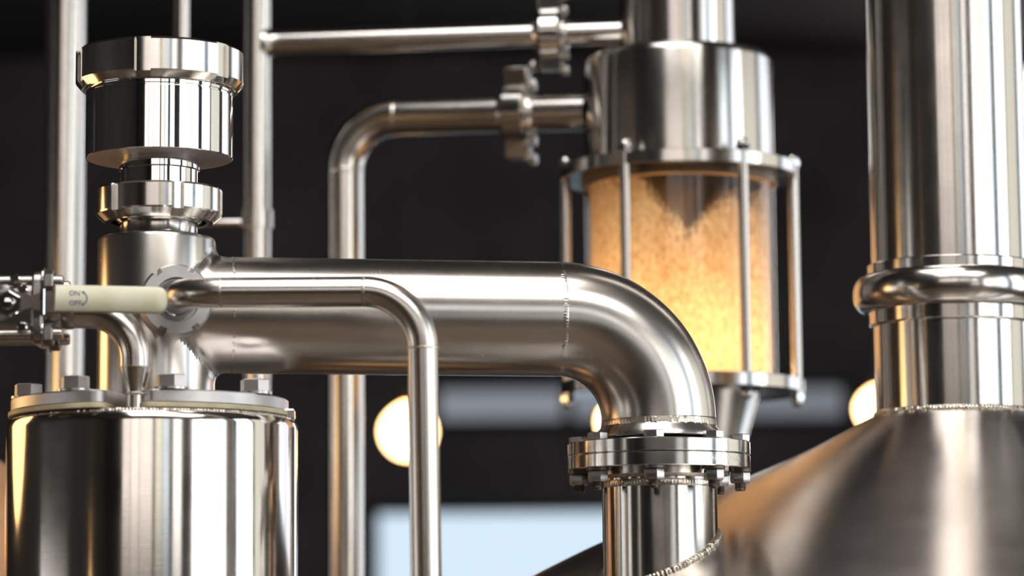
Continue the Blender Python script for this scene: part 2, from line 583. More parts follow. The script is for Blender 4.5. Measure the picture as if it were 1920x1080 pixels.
T0 = Vector((TX, TY, 0))
zt_top = ztw(447)
PA = Vector((TX, TY, P(420, 588.5, YV).z))
corner = P(1236.5, 600.5, 2.75); corner.x = NX; corner.y = NY
PB = Vector((NX, NY, P(1236, 797, 2.75).z))
vapour = thing('vapour_pipe', 'large satin steel pipe from the upright tee to the flange on the kettle', 'pipe', Vector((TX, TY, zv)))
part('tee_body', MB().lathe([(RT, zv - 0.001), (RT, zt_top - 0.004), (RT - 0.0012, zt_top - 0.0012), (RT - 0.004, zt_top), (0, zt_top)], T0, seg=160), S_SATIN, vapour)
RP = 108.0 * M(590, 2.72)
xd = (corner - PA).normalized()
# blended branch: its surface follows a smooth union of the upright body and the branch
k_bl = 0.014


def sm(a, b):
    h = max(k_bl - abs(a - b), 0) / k_bl
    return min(a, b) - h * h * h * k_bl / 6


ucr = (VZ - xd * VZ.dot(xd)).normalized(); wcr = xd.cross(ucr)
rings, vv = [], []
SEG = 128
stations = [0.018 + 0.0016 * i for i in range(44)] + [0.092 + 0.01 * i for i in range(5)]
bp = bend(PA, corner, PB, 0.0945, 48)
Ls = (bp[0] - PA).length
stations = [s for s in stations if s < Ls] + [Ls * t for t in (0.4, 0.6, 0.8, 1.0)]
for s in stations:
    c = PA + xd * s
    ring = []
    for j in range(SEG):
        dr = ucr * math.cos(2 * PI * j / SEG) + wcr * math.sin(2 * PI * j / SEG)
        r = RP - 0.002
        while r < RP + 0.0145:
            q = c + dr * r
            dT = math.hypot(q.x - TX, q.y - TY) - RT
            if sm(dT, r - RP) > 0:
                break
            if r > RP and dT < -0.0035:
                r = RP
                break
            r += 0.0002
        ring.append(c + dr * r)
    rings.append(ring); vv.append(s)
sp = MB(); sp.grid(rings, [2 * PI * RP * j / SEG for j in range(SEG + 1)], vv)
part('straight_pipe', sp, S_SATIN, vapour, sharp=60)
el = MB().tube(bp, RP, 128, False, up=VZ)
part('elbow', el, S_SATIN, vapour, sharp=60)
part('stub_end', MB().lathe([(RP * 0.9, P(1236, 796, 2.75).z), (RP, P(1236, 796, 2.75).z), (RP * 1.02, P(1236, 803, 2.75).z), (RP * 1.10, P(1236, 812, 2.75).z), (RP * 1.12, P(1236, 821, 2.75).z), (RP * 0.9, P(1236, 821, 2.75).z)][::-1], n0, seg=128), S_SATIN, vapour)
part('weld_bead', weld(MB(), bp[0] - xd * 0.002, xd, RP, 0.0065, 0.0005, 110, 0.5), S_SATIN, vapour)
part('weld_bead', weld(MB(), PB - VZ * 0.001, VZ, RP, 0.0115, 0.0008, 95, 0.4), S_WELD, vapour)
part('weld_bead', weld(MB(), PA + xd * 0.069, xd, RP, 0.004, 0.0004, 120, 0.35), S_WELD, vapour)

# ---------------------------------------------------------------- bolted flange joint
def zf(py): return P(1236, py, 2.75).z


RF = 171 * mf
z_mid, z_up, z_lo = zf(856), zf(831), zf(882)
flange = thing('flange_joint', 'pair of bolted machined steel rings joining large elbow and kettle neck', 'flange', Vector((NX, NY, z_lo)))


def ring_prof(z0, z1):
    c = 0.0008
    return [(RN * 1.03, z0), (RF - c, z0), (RF, z0 + c), (RF, z1 - c), (RF - c, z1), (RN * 1.03, z1), (RN * 1.03, z0)]


part('upper_ring', MB().lathe(ring_prof(z_mid + 0.0002, z_up), n0, seg=160), S_MACH, flange)
lower = part('lower_ring', MB().lathe(ring_prof(z_lo, z_mid - 0.0004), n0, seg=160), S_MACH, flange)
first = None
rb_ = 151 * mf
for k in range(8):
    a = rad(-6.5 + 45 * k)
    pos = Vector((NX + rb_ * math.sin(a), NY - rb_ * math.cos(a), z_up))
    if first is None:
        first = part('hex_bolt', hexa(MB(), pos + VZ * 0.0, VZ, 19 * mf, 0.0072, 0.1, x0=Vector((0.25, -1, 0))), S_BOLT, flange, origin=pos)
        tz = z_lo - z_up
        th = MB()
        pr = []
        nth = 9
        for i in range(nth):
            z = -0.019 + 0.019 * i / nth
            pr += [(9.5 * mf, z), (11 * mf, z + 0.001)]
        th.lathe([(0, -0.0205), (8 * mf, -0.0205)] + pr + [(9.5 * mf, 0.0)], pos + VZ * tz, seg=24)
        part('thread', th, S_DARK, first, 'dark bolt thread')
        part('washer', MB().lathe([(0, -0.0025), (21 * mf, -0.0025), (21 * mf, 0), (0, 0)], pos + VZ * tz, seg=32), S_DARK, first, 'dark washer')
        part('hex_nut', hexa(MB(), pos + VZ * (tz - 0.0025), -VZ, 19 * mf, 0.0105, 0.14, x0=Vector((0.25, -1, 0))), S_BOLT, first)
    else:
        dup_part(first, pos, flange)


def text_mesh(body, size, depth=0.0002):
    cu = bpy.data.curves.new('lettering', 'FONT')
    cu.body = body; cu.size = size; cu.extrude = depth
    cu.align_x = 'CENTER'; cu.align_y = 'CENTER'
    cu.resolution_u = 3
    ob = bpy.data.objects.new('lettering', cu)
    COL.objects.link(ob)
    dg = bpy.context.evaluated_depsgraph_get()
    dg.update()
    me = bpy.data.meshes.new_from_object(ob.evaluated_get(dg))
    vs_ = [v.co.copy() for v in me.vertices]
    fs_ = [tuple(p.vertices) for p in me.polygons]
    bpy.data.objects.remove(ob); bpy.data.curves.remove(cu); bpy.data.meshes.remove(me)
    return vs_, fs_


def text_part(name, body, size, fn, mat, parent, depth=0.0002, label=None):
    vs_, fs_ = text_mesh(body, size, depth)
    mb = MB()
    mb.v = [fn(v) for v in vs_]
    mb.f = fs_
    mb.uv = [tuple((vs_[i].x, vs_[i].y) for i in f) for f in fs_]
    return part(name, mb, mat, parent, label)


ETCH = plain('pale etched steel', (0.75, 0.74, 0.72), 0.45, 1.0)


def on_ring(v):
    a = rad(43) + v.x / RF
    return Vector((NX + (RF + v.z) * math.sin(a), NY - (RF + v.z) * math.cos(a), (z_lo + z_mid) / 2 + v.y))


text_part('lettering', 'DN 100 EN PN10', 0.0058, on_ring, ETCH, lower, 0.00015, 'pale stamped lettering')

# ---------------------------------------------------------------- relief valve on the tee
RX = P(299, 300, YV).x
R0 = Vector((RX, YV, 0))
ms = M(250, YV)


def slotted(mb, prof, O, ax, slots, wdeg, rs, x0=None, n=144):
    """a round nut with slots cut into its rim"""
    angs = set()
    for i in range(n):
        angs.add(2 * PI * i / n)
    e = 1e-4
    for s in slots:
        s = s % (2 * PI)
        for t in (-wdeg / 2 - e, -wdeg / 2 + e, wdeg / 2 - e, wdeg / 2 + e):
            angs.add((s + t) % (2 * PI))
    angs = sorted(angs)

    def rf(a, r, z):
        for s in slots:
            d = (a - s + PI) % (2 * PI) - PI
            if abs(d) < wdeg / 2:
                return min(r, rs)
        return r
    mb.lathe(prof, O, ax, angs=angs, rfun=rf, x0=x0)
    return mb


relief = thing('relief_valve', 'polished steel valve with two slotted nuts standing on the tee', 'valve', Vector((RX, YV, zt_top)))
r_ = lambda p: p * ms
part('lower_ferrule', MB().lathe([(r_(73), zt_top), (r_(72), zt_top + 0.001), (r_(72), ztw(420)), (r_(84), ztw(412)), (r_(86), ztw(404)), (r_(50), ztw(404))], R0, seg=96), S_MACH, relief)
part('weld_bead', weld(MB(), Vector((RX, YV, zt_top + 0.0005)), VZ, r_(73), 0.005, 0.0024, 90, 0.35), S_WELD, relief)
RL = r_(118)
nut = [(r_(88), ztw(418)), (r_(101), ztw(419)), (RL - 0.0008, ztw(405)), (RL, ztw(402)), (RL, ztw(360)), (RL - 0.0015, ztw(356)), (r_(74), ztw(355))]
part('slotted_nut', slotted(MB(), nut, R0, VZ, [rad(-36 + 60 * k) for k in range(6)], rad(11), RL * 0.92), S_MACH, relief, sharp=16)
part('neck', MB().lathe([(r_(72), ztw(360)), (r_(72), ztw(322)), (r_(75), ztw(320)), (r_(75), ztw(308)), (r_(72), ztw(306)), (r_(72), ztw(296))], R0, seg=96), S_POL, relief)
RU = r_(137)
part('cylinder', MB().lathe([(RU - 0.0006, ztw(299)), (RU, ztw(298)), (RU, ztw(184)), (RU - 0.001, ztw(183)), (RU - 0.001, ztw(180)), (RU + 0.0002, ztw(179)), (RU + 0.0002, ztw(166))], R0, seg=160), S_POL, relief, sharp=16)
part('underside', MB().lathe([(r_(60), ztw(299)), (RU - 0.0006, ztw(299))], R0, seg=160), plain('turned satin steel', (0.62, 0.56, 0.54), 0.55, 0.7), relief)
RQ = r_(157)
nut = [(r_(130), ztw(168)), (r_(142), ztw(172)), (r_(146), ztw(172)), (RQ - 0.0006, ztw(161)), (RQ, ztw(159)), (RQ, ztw(104)), (RQ - 0.003, ztw(99)), (r_(100), ztw(97)), (0, ztw(97))]
part('slotted_nut', slotted(MB(), nut, R0, VZ, [rad(-5 + 60 * k) for k in range(6)], rad(11), RQ * 0.955), S_MACH, relief, sharp=16)

# ---------------------------------------------------------------- slim pipe in front of the large pipe
YP = 2.515
mp_ = M(560, YP)
RS = 29 * mp_
nd = Vector((math.sin(rad(13)), -math.cos(rad(13)), 0.0))
N0 = P(332, 561.5, 2.604)
front = thing('slim_pipe', 'slim bent steel pipe running in front of the large pipe and down', 'pipe', Vector((P(791, 700, YP).x, YP, 0)))
q0 = N0
q_end = P(672, 547.5, YP)
cpt = P(344, 550, YP + 0.008)
cpt = Vector((cpt.x, cpt.y, P(344, 553, 2.54).z))
b1 = bend(q0, cpt, q_end, 0.042, 20)
corner2 = P(790.5, 546, YP - 0.004)
bot = P(801, 1200, YP)
b2 = bend(b1[-1], corner2, bot, 0.0505, 32)
foot = Vector((bot.x + (bot.x - corner2.x) / (corner2.z - bot.z) * bot.z, bot.y, 0))
part('inlet_bend', MB().tube([q0] + b1, RS, 64, False), S_SATIN, front, sharp=60)
part('level_run', MB().tube(line(b1[-1], b2[0], 6), RS, 64, False), S_SATIN, front, sharp=60)
part('elbow', MB().tube(b2, RS, 64, False), S_SATIN, front, sharp=60)
part('down_run', MB().tube(line(b2[-1], foot, 8), RS, 64, True), S_SATIN, front, sharp=60)
for pnt, ax in ((b1[-1], b2[0] - b1[-1]), (b2[0], b2[0] - b1[-1]), (b2[-1], foot - b2[-1])):
    ax = ax.normalized()
    part('weld_bead', weld(MB(), pnt, ax, RS - 0.0001, 0.0035, 0.0004, 60, 0.5), S_WELD, front)
RG = 68.5 * M(560, 2.6)
un = [(RG * 0.7, -0.028), (RG * 0.97, -0.028), (RG, -0.025), (RG, -0.006), (RG * 0.94, 0.0), (RG * 0.62, 0.0), (RG * 0.60, -0.002), (RG * 0.60, -0.008), (RS * 1.02, -0.010)]
part('slotted_nut', slotted(MB(), un, N0, nd, [rad(35 + 60 * k) for k in range(6)], rad(14), RG * 0.84, x0=VZ), S_MATT, front, sharp=16)

# ---------------------------------------------------------------- drain pipe with reducer
YD = 2.565
md = M(620, YD)
RD = 29 * md
d_top = P(118, 587, YD); dc = P(254, 587, YD); d_low = P(254, 688, YD)
drain = thing('drain_pipe', 'short bent steel drain pipe narrowing onto the vessel top below the handle', 'pipe', Vector((d_low.x, YD, zv)))
b3 = bend(d_top, dc, d_low, 88 * md, 28)
part('elbow', MB().tube([d_top] + b3 + [d_low], RD, 56, False), S_SATIN, drain, sharp=60)
zr = P(254, 738, YD).z
D0 = Vector((d_low.x, YD, 0))
part('reducer', MB().lathe([(17.5 * md, zr), (18.5 * md, P(254, 730, YD).z), (22.5 * md, P(254, 715, YD).z), (26.5 * md, P(254, 700, YD).z), (RD, d_low.z), (RD * 0.98, d_low.z + 0.0006)], D0, seg=56), S_SATIN, drain)
part('spigot', MB().lathe([(17.2 * md, zv), (17.2 * md, zr + 0.0003)], D0, seg=48), S_SATIN, drain)
part('weld_bead', weld(MB(), Vector((D0.x, YD, zr)), VZ, 17 * md, 0.004, 0.0011, 40, 0.5), S_WELD, drain)
part('weld_bead', weld(MB(), d_low, VZ, RD * 0.985, 0.003, 0.0004, 50, 0.5), S_WELD, drain)

# ---------------------------------------------------------------- ball valve with lever
VC = P(12, 583, YD)
ball = thing('ball_valve', 'three-piece steel ball valve with bolted body and hand lever', 'valve', VC)
mb_ = M(583, YD)
q = lambda p: p * mb_
def rrect(wd, ht, r, n=6):
    out = []
    for cx, cy, a0 in ((wd / 2 - r, -ht / 2 + r, -PI / 2), (wd / 2 - r, ht / 2 - r, 0), (-wd / 2 + r, ht / 2 - r, PI / 2), (-wd / 2 + r, -ht / 2 + r, PI)):
        for i in range(n + 1):
            a = a0 + PI / 2 * i / n
            out.append((cx + r * math.cos(a), cy + r * math.sin(a)))
    return out


part('body', MB().slab(rrect(q(112), q(112), q(34), 10), VC - VX * q(66), VY, VZ, VX, q(132), q(10)), S_CAST, ball)
for xo in (56, -85):
    part('end_plate', MB().slab(rrect(q(126), q(136), q(24)), VC + VX * q(xo), VY, VZ, VX, q(22), q(5)), S_CAST, ball)
part('end_socket', MB().lathe([(q(38), q(76)), (q(38), q(100)), (q(34), q(106)), (q(36), q(110)), (q(36), q(124)), (q(34), q(129)), (q(29), q(132)), (q(20), q(132))], VC, VX, 48), S_CAST, ball)
first = None
for sy in (-1, 1):
    for sz in (-1, 1):
        pos = VC + VX * q(79) + VY * (sy * q(42)) + VZ * (sz * q(50))
        if first is None:
            first = part('hex_bolt', hexa(MB(), pos, VX, q(22), q(17), 0.12, x0=VZ), S_CAST, ball, origin=pos)
            part('rod', MB().lathe([(0, -q(190)), (q(11), -q(190)), (q(11), q(30)), (q(9), q(34)), (0, q(34))], pos, VX, 24), S_CAST, first)
            part('washer', MB().lathe([(0, -q(3)), (q(25), -q(3)), (q(25), 0), (0, 0)], pos, VX, 32), S_BOLT, first)
        else:
            dup_part(first, pos, ball)
for xo, zo in ((26, 62), (40, 40), (40, -30), (-30, 62)):
    part('cap_screw', MB().lathe([(0, 0), (q(10), 0), (q(10), q(9)), (q(7), q(12)), (0, q(12))], VC + VX * q(xo) - VY * q(52) + VZ * q(zo - 8), -VY, 20), S_POL, ball)
ST = P(18, 571, YD)
part('bonnet', MB().lathe([(q(30), -q(0)), (q(30), q(52)), (q(22), q(60)), (0, q(60))], Vector((ST.x, YD, ST.z)), -VY, 40), S_BOLT, ball)
YH = 2.515
lev = part('lever', MB().slab([(-q(24), -q(18)), (q(8), -q(20)), (q(40), -q(12)), (q(60), -q(20)), (q(110), -q(22)), (q(110), q(22)), (q(60), q(20)), (q(40), q(12)), (q(8), q(20)), (-q(24), q(18))],
                              P(20, 567, YH), VX, VZ, -VY, q(5), q(1)), S_LEVER, ball)
sn = P(18, 571, YH - 0.002)
nutc = part('lever_nut', hexa(MB(), sn, -VY, q(25), q(16), 0.2, x0=VZ), S_POL, ball)
part('stem', MB().lathe([(0, 0), (q(13), 0), (q(13), q(24)), (q(9), q(29)), (0, q(30))], sn, -VY, 32), S_POL, ball)
# polished upright stop clip at the root of the sleeve
part('stop_clip', MB().slab(rrect(q(9), q(54), q(4.4)), P(80, 566, YH - 0.004), VX, VZ, -VY, q(6), q(2)), S_POL, ball)
# sleeve outline: straight root, rounded tip
wl = q(103); hh = q(25)
x_l = -q(104)
ol = [(x_l, -hh)]
for i in range(13):
    a = -PI / 2 + PI * i / 12
    c_ = math.cos(a); s_ = math.sin(a)
    ol.append((q(82) + q(22) * (abs(c_) ** 0.8), hh * (abs(s_) ** 0.75) * (1 if s_ >= 0 else -1)))
ol.append((x_l, hh))
SC = P(209, 562.5, YH + 0.002)
ex_l = (P(260, 563.5, YH) - P(160, 561.5, YH)); ex_l = Vector((ex_l.x, 0, ex_l.z)).normalized()
ez_l = Vector((-ex_l.z, 0, ex_l.x))
sl = part('lever_sleeve', MB().slab(ol, SC, ex_l, ez_l, -VY, q(15), q(4.5)), SLEEVE, lev, 'cream vinyl lever sleeve', sharp=50)
fy = -VY * (q(15) + 0.0002)
on_sl = lambda ox, oy: (lambda v: SC + fy + ex_l * (v.x + q(ox)) + ez_l * (v.y + q(oy)) - VY * v.z)
# the sub-part level ends at the sleeve: printed marks sit on the lever beside it
text_part('lettering', 'ON', q(13), on_sl(-66, 9), INK, lev, 0.0001, 'blue printed ON')
text_part('lettering', 'OFF', q(13), on_sl(-64, -9), INK, lev, 0.0001, 'blue printed OFF')
ar = MB()
cc = SC + fy + ex_l * q(-55) + ez_l * q(0)
n = 14
for i in range(n):
    a0, a1 = rad(-55 + 110 * i / n), rad(-55 + 110 * (i + 1) / n)
    pp = [cc + (ex_l * math.cos(a) + ez_l * math.sin(a)) * r for a, r in ((a0, q(11)), (a1, q(11)), (a1, q(13)), (a0, q(13)))]
    b0 = len(ar.v); ar.v += pp; ar.f.append((b0, b0 + 1, b0 + 2, b0 + 3)); ar.uv.append(((0, 0), (1, 0), (1, 1), (0, 1)))
for sgn in (1, -1):
    a = rad(58 * sgn)
    c_ = cc + (ex_l * math.cos(a) + ez_l * math.sin(a)) * q(12)
    tng = (-ex_l * math.sin(a) + ez_l * math.cos(a)) * sgn
    nn_ = ex_l * math.cos(a) + ez_l * math.sin(a)
    b0 = len(ar.v); ar.v += [c_ - nn_ * q(3.2), c_ + nn_ * q(3.2), c_ + tng * q(5.5)]; ar.f.append((b0, b0 + 1, b0 + 2)); ar.uv.append(((0, 0), (1, 0), (1, 1)))
part('arrow', ar, INK, lev, 'blue printed curved arrow')

# ---------------------------------------------------------------- sight glass
YG = 3.4
mg = M(500, YG)
GX = P(1275.5, 500, YG).x
G0 = Vector((GX, YG, 0))
g = lambda p: p * mg


def zg(py): return P(1275, py, YG).z


sight = thing('sight_glass', 'glass cylinder glowing amber between steel housing and flange above the kettle', 'sight glass', Vector((GX, YG, zg(930))))
part('top_housing', MB().lathe([(g(109), zg(112)), (g(109), zg(-60)), (g(100), zg(-64)), (0, zg(-64))], G0, seg=96), S_BRUSH, sight)
part('housing', MB().lathe([(g(120), zg(318)), (g(178), zg(318)), (g(178), zg(124)), (g(176), zg(116)), (g(171), zg(111)), (g(164), zg(109)), (g(108), zg(109))], G0, seg=128), S_BRUSH, sight)
part('upper_flange', MB().lathe([(g(150), zg(338)), (g(221), zg(338)), (g(222), zg(337)), (g(222), zg(316)), (g(221), zg(315)), (g(170), zg(315))], G0, seg=128), S_PIPE, sight)
part('seal_ring', MB().lathe([(g(160), zg(352)), (g(183), zg(352)), (g(184), zg(350)), (g(184), zg(338))], G0, seg=96), plain('brown seal', (0.30, 0.19, 0.10), 0.4), sight, 'brown seal ring')
part('lower_flange', MB().lathe([(g(120), zg(741)), (g(226), zg(741)), (g(227), zg(740)), (g(227), zg(718)), (g(226), zg(717)), (g(120), zg(717))], G0, seg=128), S_PIPE, sight)
zbot = kz(math.hypot(GX - KX, YG - KY)) - 0.01
part('outlet_cone', MB().lathe([(g(86), zbot), (g(88), zg(935)), (g(144), zg(741)), (g(140), zg(741))], G0, seg=96), S_PIPE, sight)
# acorn nuts and tie rods
first = None
for k in range(6):
    a = rad(29.5 + 60 * k)
    pos = Vector((GX + g(214) * math.sin(a), YG - g(214) * math.cos(a), zg(315)))
    if first is None:
        lo = zg(741) - zg(315)
        first = part('tie_rod', MB().lathe([(0, lo - g(4)), (g(9.5), lo - g(4)), (g(9.5), g(2)), (0, g(2))], pos, seg=24), S_PIPE, sight, origin=pos)
        for sgn, zo in ((1, 0), (-1, lo)):
            ac = MB()
            hexa(ac, pos + VZ * zo, VZ * sgn, g(14), g(12), 0.1)
            ac.lathe([(g(11), g(11))] + [(g(11) * math.cos(t), g(14) + g(11) * math.sin(t)) for t in [PI / 2 * i / 6 for i in range(6)]] + [(0, g(25))], pos + VZ * zo, VZ * sgn, 20)
            part('acorn_nut', ac, S_POL, first)
    else:
        dup_part(first, pos, sight)
# clear cylinder
gm, nt, bs, NN, LL = new_mat('clear glass')
bs.inputs['Base Color'].default_value = (1, 1, 1, 1)
bs.inputs['Transmission Weight'].default_value = 1
bs.inputs['Roughness'].default_value = 0.0
bs.inputs['IOR'].default_value = 1.45
tr = NN.new('ShaderNodeBsdfTransparent')
lw = NN.new('ShaderNodeLayerWeight')
pw = NN.new('ShaderNodeMath'); pw.operation = 'POWER'; pw.inputs[1].default_value = 5
LL.new(lw.outputs['Facing'], pw.inputs[0])
fr = NN.new('ShaderNodeMath'); fr.operation = 'MULTIPLY_ADD'; fr.inputs[1].default_value = 0.9; fr.inputs[2].default_value = 0.02
LL.new(pw.outputs[0], fr.inputs[0])
gl = NN.new('ShaderNodeBsdfGlossy'); gl.inputs['Roughness'].default_value = 0.01
mx = NN.new('ShaderNodeMixShader')
LL.new(fr.outputs[0], mx.inputs[0]); LL.new(tr.outputs[0], mx.inputs[1]); LL.new(gl.outputs[0], mx.inputs[2])
LL.new(mx.outputs[0], nt.nodes['Material Output'].inputs['Surface'])
part('glass', MB().lathe([(g(170), zg(717)), (g(178), zg(717)), (g(178), zg(345)), (g(170), zg(345)), (g(170), zg(717))], G0, seg=128), gm, sight, 'clear glass cylinder')
# spray cone inside
part('spray_cone', MB().lathe([(0, zg(462)), (g(3), zg(461)), (g(96), zg(352)), (g(100), zg(338)), (g(94), zg(338)), (g(90), zg(350)), (0, zg(455))], G0, seg=72), plain('dark steel', (0.07, 0.06, 0.055), 0.35, 1.0), sight, 'dark steel cone inside the glass')
part('warm_bulb', MB().lathe([(0, zg(716)), (g(26), zg(712)), (g(30), zg(690)), (g(22), zg(668)), (0, zg(660))], G0 + VX * g(-20), seg=32), glow('amber bulb', (1, 0.66, 0.33), 105), sight, 'amber lamp low inside the glass')
# grainy film on the inside of the glass
fm, nt, bs, NN, LL = new_mat('amber mash film')
NN.remove(bs)
tc = NN.new('ShaderNodeTexCoord')
n1 = NN.new('ShaderNodeTexNoise'); n1.inputs['Scale'].default_value = 260; n1.inputs['Detail'].default_value = 4
n2 = NN.new('ShaderNodeTexNoise'); n2.inputs['Scale'].default_value = 26; n2.inputs['Detail'].default_value = 4
mpn = NN.new('ShaderNodeMapping'); mpn.inputs['Scale'].default_value = (1, 1, 0.45)
LL.new(tc.outputs['Object'], mpn.inputs[0]); LL.new(mpn.outputs[0], n1.inputs['Vector']); LL.new(mpn.outputs[0], n2.inputs['Vector'])
cr = NN.new('ShaderNodeValToRGB')
cr.color_ramp.elements[0].position = 0.30; cr.color_ramp.elements[0].color = (0.60, 0.32, 0.13, 1)
cr.color_ramp.elements[1].position = 0.62; cr.color_ramp.elements[1].color = (0.97, 0.78, 0.50, 1)
ad = NN.new('ShaderNodeMath'); ad.operation = 'MULTIPLY_ADD'; ad.inputs[1].default_value = 0.65
LL.new(n1.outputs['Fac'], ad.inputs[0])
hf = NN.new('ShaderNodeMath'); hf.operation = 'MULTIPLY'; hf.inputs[1].default_value = 0.35
LL.new(n2.outputs['Fac'], hf.inputs[0]); LL.new(hf.outputs[0], ad.inputs[2])
LL.new(ad.outputs[0], cr.inputs[0])
df = NN.new('ShaderNodeBsdfDiffuse'); tl = NN.new('ShaderNodeBsdfTranslucent')
LL.new(cr.outputs[0], df.inputs[0]); LL.new(cr.outputs[0], tl.inputs[0])
ms1 = NN.new('ShaderNodeMixShader'); ms1.inputs[0].default_value = 0.5
LL.new(df.outputs[0], ms1.inputs[1]); LL.new(tl.outputs[0], ms1.inputs[2])
tp2 = NN.new('ShaderNodeBsdfTransparent')
# coverage comes from the surface itself: u along the rim, v up the glass
uvn = NN.new('ShaderNodeUVMap'); uvn.uv_map = 'cover'
sx = NN.new('ShaderNodeSeparateXYZ'); LL.new(uvn.outputs[0], sx.inputs[0])
cv = NN.new('ShaderNodeMath'); cv.operation = 'MULTIPLY_ADD'; cv.inputs[1].default_value = 0.9
sb = NN.new('ShaderNodeMath'); sb.operation = 'SUBTRACT'; sb.inputs[1].default_value = 0.5
LL.new(ad.outputs[0], sb.inputs[0]); LL.new(sb.outputs[0], cv.inputs[0]); LL.new(sx.outputs[0], cv.inputs[2])
rg = NN.new('ShaderNodeMapRange'); rg.inputs['From Min'].default_value = 0.38; rg.inputs['From Max'].default_value = 0.62
LL.new(cv.outputs[0], rg.inputs['Value'])
ms2 = NN.new('ShaderNodeMixShader')
LL.new(rg.outputs[0], ms2.inputs[0]); LL.new(tp2.outputs[0], ms2.inputs[1]); LL.new(ms1.outputs[0], ms2.inputs[2])
LL.new(ms2.outputs[0], nt.nodes['Material Output'].inputs['Surface'])
film_mb = MB()
zs = [zg(717) + (zg(350) - zg(717)) * i / 60 for i in range(61)]
film_mb.lathe([(g(168), z) for z in zs], G0, seg=120)
film = part('mash_film', film_mb, fm, sight, 'grainy amber film inside the glass')
me = film.data
cvu = me.uv_layers.new(name='cover')
for lp in me.loops:
    v = me.vertices[lp.vertex_index].co
    px_ = v.x / mg; fr_ = v.y < 0
    hgt = (v.z + ORG[film].z - zg(717)) / (zg(350) - zg(717))       # 0 bottom, 1 top
    if fr_:
        e_l = (px_ + 88) / 90                                       # falling curtain edge, west side of the cone
        lim = 1.0 if px_ < -88 else (1 - 0.32 * min(1, (px_ + 88) / 90) if px_ < 2 else 0.68 + 0.20 * min(1, (px_ - 2) / 80))
        cover = 0.5 + (lim - hgt) * 3.0
        if px_ > 108: cover = min(cover, 0.72) - (px_ - 108) / 50 * 0.42 * (0.3 + 0.8 * hgt)
        cover = min(cover, 0.72)
    else:
        cover = 0.85 - 0.5 * max(0, hgt - 0.75) * 3
    cvu.data[lp.index].uv = (cover, hgt)

# ---------------------------------------------------------------- pipes behind
def vline(px, R_px, Y, name, label, py=500):
    p = P(px, py, Y)
    t = thing(name, label, 'pipe', Vector((p.x, Y, 0)))
    return t, Vector((p.x, Y, 0)), R_px * M(py, Y)


# branched pipe with the level run to the top of the sight glass
YA = 3.46
ta, oa, ra = vline(481, 26, YA, 'branched_pipe', 'upright steel pipe with a level branch to the top of the sight glass')
ta_v = part('upright', MB().lathe([(0, 0), (ra, 0), (ra, ZC)], oa, seg=56), S_PIPE, ta)
ba = P(481, 82, YA); bb = P(1172, 58.5, YG)
ba = Vector((oa.x, oa.y, ba.z))
rbm = 23 * M(80, YA)
dirb = (bb - ba).normalized()
rl = line(ba, bb, 40)
part('branch', MB().tube([ba + dirb * s for s in [ra * 0.5, ra * 0.95, ra * 1.05, ra * 1.2, ra * 1.5, ra * 2]] + line(ba + dirb * ra * 3, bb, 20),
                         [rbm * 1.25, rbm * 1.22, rbm * 1.1, rbm * 1.03] + [rbm] * 23, 48, False), S_PIPE, ta, sharp=60)
zst = P(440, 418, YA)
tower_back = Vector((P(330, 420, YA).x, YA - 0.0, zst.z))
part('side_arm', MB().tube(line(Vector((oa.x, YA, zst.z)), tower_back, 6), 9.5 * M(418, YA), 24, True), S_PIPE, ta)
part('bracket', MB().lathe([(ra, -0.011), (ra * 1.17, -0.011), (ra * 1.17, 0.011), (ra, 0.011)], Vector((oa.x, oa.y, P(481, 412, YA).z)), seg=48), S_PIPE, ta)


def tri_clamp(c, ax, R, wd, label, tilt):
    """round pipe clamp with hinge lug, bolt lug and hex nuts"""
    t = thing('pipe_clamp', label, 'clamp', c, 'clamps on the level pipes behind')
    part('band', MB().lathe([(R * 0.55, -wd / 2), (R * 0.86, -wd / 2), (R, -wd * 0.36), (R, wd * 0.36), (R * 0.86, wd / 2), (R * 0.55, wd / 2)], c, ax, 48), S_MACH, t)
    part('ferrule', MB().lathe([(R * 0.3, -wd * 0.75), (R * 0.62, -wd * 0.7), (R * 0.72, -wd * 0.5), (R * 0.72, wd * 0.5), (R * 0.62, wd * 0.7), (R * 0.3, wd * 0.75)], c, ax, 48), S_PIPE, t)
    u = (VZ - ax * VZ.dot(ax)).normalized()
    wv = ax.cross(u)
    u = u * math.cos(tilt) + wv * math.sin(tilt); wv = ax.cross(u)
    for s in (1, -1):
        cc_ = c + u * (s * R * 1.2)
        part('lug', MB().slab(rrect(wd * 0.95, R * 0.62, wd * 0.12), cc_ - wv * R * 0.3, ax, u, wv, R * 0.6, wd * 0.08), S_MACH, t)
        for e in (0.55, -0.55):
            hp = cc_ + ax * (wd * 0.48) + u * (e * R * 0.55 * s * -1)
            part('hex_nut', hexa(MB(), hp, ax, R * 0.2, wd * 0.24, 0.15), S_BOLT, t)
    return t


cpos = P(1032, 64, (YA + YG) / 2 + 0.0)
f_ = (cpos.x - ba.x) / (bb.x - ba.x)
tri_clamp(ba.lerp(bb, f_), dirb, 47 * M(64, YG), 46 * M(64, YG), 'round pipe clamp on the upper level pipe, beside the small top housing', rad(8))

